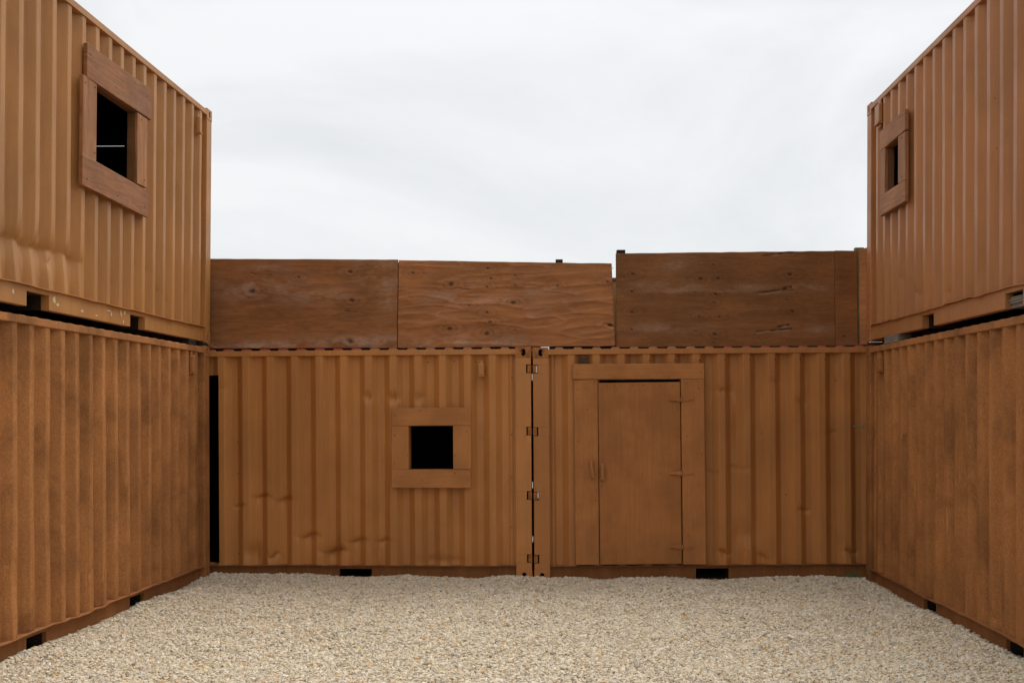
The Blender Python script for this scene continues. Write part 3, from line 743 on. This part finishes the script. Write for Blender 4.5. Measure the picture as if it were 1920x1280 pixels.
    for nm, arr in (('knot', knot), ('pale', pale), ('crack', crack)):
        at = me.attributes.new(nm, 'FLOAT', 'POINT'); full = np.zeros(tot, np.float32); full[:nv0] = np.clip(arr, 0, 1).reshape(-1); at.data.foreach_set('value', full)
    o = link(name, me, mat)
    Rm = ref.rotation_euler.to_matrix()
    o.location = Vector(ref.location) + Rm @ Vector((cu, s * n0, cw))
    o.rotation_euler = (Rm @ Matrix.Rotation(turn, 3, 'Z')).to_euler()
    return tag(o, label, 'plywood', group)

PLY = [plywood('stained_ply_a', srgb(156, 102, 60), 1, srgb(112, 73, 42)), plywood('stained_ply_b', srgb(174, 115, 70), 2, srgb(134, 87, 53)),
       plywood('stained_ply_c', srgb(138, 90, 51), 3, srgb(108, 69, 38))]
sheet('plywood_sheet', 'dark stained plywood sheet with whitish smears, leftmost on the back roof edge', BL, 1, -.10,
      ((3.90, 2.606), (1.511, 2.597), (1.494, 3.588), (3.90, 3.628)), PLY[0],
      knots=[(2.04, 3.46, .03), (2.02, 3.14, .035), (2.04, 2.68, .04), (3.16, 3.25, .045), (2.62, 3.4, .02)],
      pales=[(3.10, 3.30, .5, .14, .55), (2.45, 3.2, .5, .10, .35), (1.72, 3.45, .25, .16, .6), (1.6, 3.2, .12, .2, .4), (2.9, 2.63, .75, .06, .75), (2.1, 2.66, .5, .07, .7), (1.65, 2.67, .2, .08, .7), (3.0, 3.5, .3, .05, .4)],
      cracks=[(3.05, 3.44, .12, .004), (1.95, 3.0, .15, .003)], seed=21, ripple=.004)
sheet('plywood_sheet', 'reddish plywood sheet with knots and wrinkled veneer, over the small window and container gap', BL, 1, -.098,
      ((1.503, 2.597), (-.927, 2.598), (-.896, 3.514), (1.486, 3.582)), PLY[1],
      knots=[(1.319, 3.433, .022), (.905, 3.304, .032), (.483, 3.478, .02), (.445, 3.361, .02), (.492, 3.268, .02), (.188, 3.397, .016), (.181, 3.284, .018), (.205, 3.087, .028), (.695, 3.072, .016), (.493, 2.978, .022), (.463, 2.872, .024), (.502, 2.753, .03), (.915, 2.807, .03), (.191, 2.785, .014), (-.299, 3.275, .02), (-.855, 3.312, .022), (-.875, 2.829, .03), (-.886, 3.4, .012)],
      pales=[(.9, 3.15, .35, .10, .4), (.45, 3.12, .3, .06, .4), (-.1, 3.22, .25, .06, .35), (.9, 2.66, .5, .07, .6), (.3, 2.66, .25, .06, .45), (1.3, 2.66, .2, .07, .45), (.0, 3.1, .2, .05, .3)],
      cracks=[(-.86, 2.83, .05, .010), (.72, 3.25, .12, .004)],
      wrinkles=[(1.40, 3.24, .12, .006, 0), (1.40, 3.14, .12, .007, .0), (1.36, 2.98, .16, .012, -.1), (1.36, 2.88, .18, .010, 0), (1.40, 2.74, .1, .005, 0), (.63, 3.25, .16, .010, -.08), (.55, 3.10, .25, .006, -.1), (-.2, 3.39, .4, .007, -.06), (-.3, 3.08, .5, .007, -.06),
                (-.6, 2.98, .3, .006, -.12), (-.7, 2.75, .25, .008, -.15), (-.65, 2.68, .25, .007, -.15), (.6, 2.88, .25, .006, -.06), (-.55, 3.2, .3, .005, -.1), (.1, 2.93, .2, .005, .12), (-.1, 2.8, .3, .005, -.05), (-.4, 2.9, .4, .005, -.1)], seed=22, ripple=.011)
sheet('plywood_sheet', 'tall dark brown plywood sheet with split knots, above the door', BR, -1, -.08,
      ((.935, 2.588), (3.382, 2.588), (3.380, 3.648), (.938, 3.636)), PLY[2],
      knots=[(1.128, 3.413, .024), (1.884, 3.35, .026), (2.073, 3.349, .026), (2.016, 3.503, .016), (1.113, 3.216, .018), (1.833, 3.198, .014), (2.033, 3.177, .022), (2.019, 3.081, .016), (1.128, 2.987, .022), (1.873, 2.927, .018), (2.082, 2.926, .018), (1.119, 2.79, .02), (1.83, 2.763, .014), (2.03, 2.725, .026), (2.016, 2.638, .014), (2.881, 3.388, .03), (2.903, 2.978, .026), (2.828, 3.108, .014)],
      pales=[(1.5, 3.25, .5, .06, .35), (2.3, 3.24, .4, .05, .3), (3.1, 3.25, .3, .05, .3), (1.5, 2.8, .5, .05, .3), (3.15, 2.78, .25, .05, .3), (1.6, 3.5, .2, .08, .25)],
      cracks=[(2.72, 3.205, .20, .009), (2.82, 3.235, .08, .012), (2.70, 2.775, .20, .008), (2.80, 2.82, .07, .010), (2.74, 3.615, .18, .008)],
      wrinkles=[(1.8, 3.2, .6, .003, 0), (2.6, 3.0, .5, .003, .05)], seed=23, warp=.004)
sheet('plywood_sheet', 'narrow brown plywood offcut at the right end of the parapet', BR, -1, -.079,
      ((3.384, 2.590), (3.632, 2.592), (3.632, 3.648), (3.382, 3.650)), PLY[2], knots=[(3.487, 2.69, .022), (3.45, 3.35, .012)],
      pales=[(3.5, 2.63, .1, .05, .3)], seed=24, warp=.003)
sheet('plywood_sheet', 'slim plywood return strip angled against the upper right container', BR, -1, -.045,
      ((3.640, 2.596), (3.745, 2.596), (3.745, 3.678), (3.640, 3.660)), PLY[1], seed=25, turn=rad(-32), warp=.002)

for o_ in [x for x in scene.objects if x.name.startswith('plywood_sheet')]:
    s_ = 1 if o_.matrix_basis.to_3x3().col[1].y < 0 else -1
    c_ = [v for v in o_.bound_box]; x0, x1 = min(v[0] for v in c_), max(v[0] for v in c_); z1 = max(v[2] for v in c_)
    pts = []
    for q in np.arange(x0 + .06, x1 - .04, .31):
        pts += [(q + RNG.uniform(-.04, .04), .035 + RNG.uniform(-.01, .01)), (q + RNG.uniform(-.04, .04), z1 - .115 + RNG.uniform(-.01, .01))]
    if x1 - x0 > .3: screws(o_, pts, .006, s_, M['galv'], .006)

def prop(name, label, cat, ref, s, lo, hi, mat, group=None, layers=1, jit=0.):
    """a timber block or stack of offcuts; lo/hi in the reference container's (u, n, w)"""
    bm = bmesh.new(); c = Vector(((lo[0] + hi[0]) / 2, (lo[1] + hi[1]) / 2, lo[2])); h = (hi[2] - lo[2]) / layers
    for i in range(layers):
        j = jit * (RNG.random() - .5)
        box(bm, (lo[0] - c.x + j, lo[1] - c.y, i * h + .0006), (hi[0] - c.x + j * .4, hi[1] - c.y + jit * .3 * RNG.random(), (i + 1) * h - .0006), .003)
    o = build(name, bm, mat, None, s); Rm = ref.rotation_euler.to_matrix()
    o.location = Vector(ref.location) + Rm @ Vector((c.x, s * c.y, c.z)); o.rotation_euler = ref.rotation_euler
    return tag(o, label, cat, group)

# posts behind the parapet
prop('timber_post', 'dark post showing as a thin line in the seam between the left plywood sheets', 'post', BL, 1, (1.46, -.170, 2.594), (1.54, -.124, 3.56), M['darkwood'])
prop('timber_post', 'dark post end just above the wrinkled plywood sheet', 'post', BL, 1, (-.352, -.170, 2.586), (-.272, -.122, 3.572), M['darkwood'])
prop('timber_post', 'dark post end capping the left corner of the tall plywood sheet', 'post', BR, -1, (.952, -.180, 2.586), (1.047, -.104, 3.680), M['darkwood'])
prop('timber_post', 'greenish treated post top at the right end of the parapet', 'post', BR, -1, (3.625, -.19, 2.586), (3.725, -.13, 3.692), M['greentimber'])
prop('raw_plywood_board', 'bare pale plywood strip behind the slot between the parapet sheets', 'plywood', BR, -1, (.80, -.36, 2.586), (1.10, -.34, 3.36), M['rawply'])
prop('timber_block', 'grey block on top of the bare plywood strip behind the parapet slot', 'block', BR, -1, (.86, -.38, 3.361), (1.02, -.32, 3.395), M['oldwood'])
prop('sole_plate', 'dark timber plate lying under the left parapet sheets', 'plate', BL, 1, (-.10, -.222, 2.567), (3.9, -.176, 2.625), M['darkwood'])
prop('sole_plate', 'dark timber plate lying under the tall parapet sheet', 'plate', BR, -1, (.19, -.172, 2.567), (2.2, -.100, 2.615), M['darkwood'])
prop('sole_plate', 'grey timber plate lying under the right end of the parapet', 'plate', BR, -1, (2.22, -.172, 2.569), (4.4, -.100, 2.610), M['oldwood'])
# packers between the stacked containers
prop('timber_packer', 'dark packing block between the left containers near the back corner', 'packer', LL, 1, (.40, -.16, 2.571), (.62, -.02, 2.640), M['darkwood'], layers=2, jit=.02)
prop('timber_packer', 'dark packing block under the near end of the upper left container', 'packer', LL, 1, (5.2, -.16, 2.571), (5.5, -.02, 2.640), M['darkwood'], layers=2, jit=.02)
prop('timber_packer', 'stack of grey board offcuts between the right containers near the back corner', 'packer', RL, -1, (.72, -.14, 2.571), (1.20, -.012, 2.645), M['oldwood'], layers=4, jit=.05)
prop('timber_packer', 'grey board offcuts under the near end of the upper right container', 'packer', RL, -1, (5.2, -.14, 2.571), (5.6, -.012, 2.645), M['oldwood'], layers=4, jit=.05)
for ref_, s_, side_ in ((LL, 1, 'left'), (RL, -1, 'right')):
    prop('timber_packer', 'thin dark packer between the corner castings of the %s stack' % side_, 'packer', ref_, s_, (.012, -.15, 2.592), (.155, -.012, 2.628), M['darkwood'])
    prop('timber_packer', 'dark timber added across the far end to block sky between the %s containers' % side_, 'packer', ref_, s_, (.02, -WID + .17, 2.571), (.12, -.17, 2.646), M['darkwood'])  # added to close off sky showing through the gap
prop('board_offcuts', 'weathered board offcuts stuffed in the fork pocket of the upper right container', 'wood', RU, -1, (4.08, -.16, .012), (4.36, -.06, .098), M['oldwood'], layers=5, jit=.07)
# lath sticking out at the left corner
bm = bmesh.new(); box(bm, (-.10, -.012, -.004), (.10, .012, .004), .001)
o = build('wood_lath', bm, M['boardLv'], None); o.location = (-3.36, 13.17, 2.628); o.rotation_euler = (0, rad(24), 0)
tag(o, 'thin wooden lath poking from the joint at the left corner', 'lath')
# scrap of green netting in the right corner
bm = bmesh.new(); rr_ = random.Random(3)
for i in range(22):
    p0 = Vector((rr_.uniform(-.09, .09), rr_.uniform(-.03, .03), rr_.uniform(0, .025)))
    box(bm, p0 - Vector((.022, .003, .003)), p0 + Vector((.022, .003, .003)), 0, (rr_.uniform(-1, 1), rr_.uniform(-1, 1), rr_.uniform(-2, 2)))
o = build('netting_scrap', bm, M['green']); o.location = (3.76, 13.10, float(ground_h(np.array([3.76]), np.array([13.10]))[0]) + .022)
tag(o, 'scrap of green netting on the gravel in the right corner', 'netting')
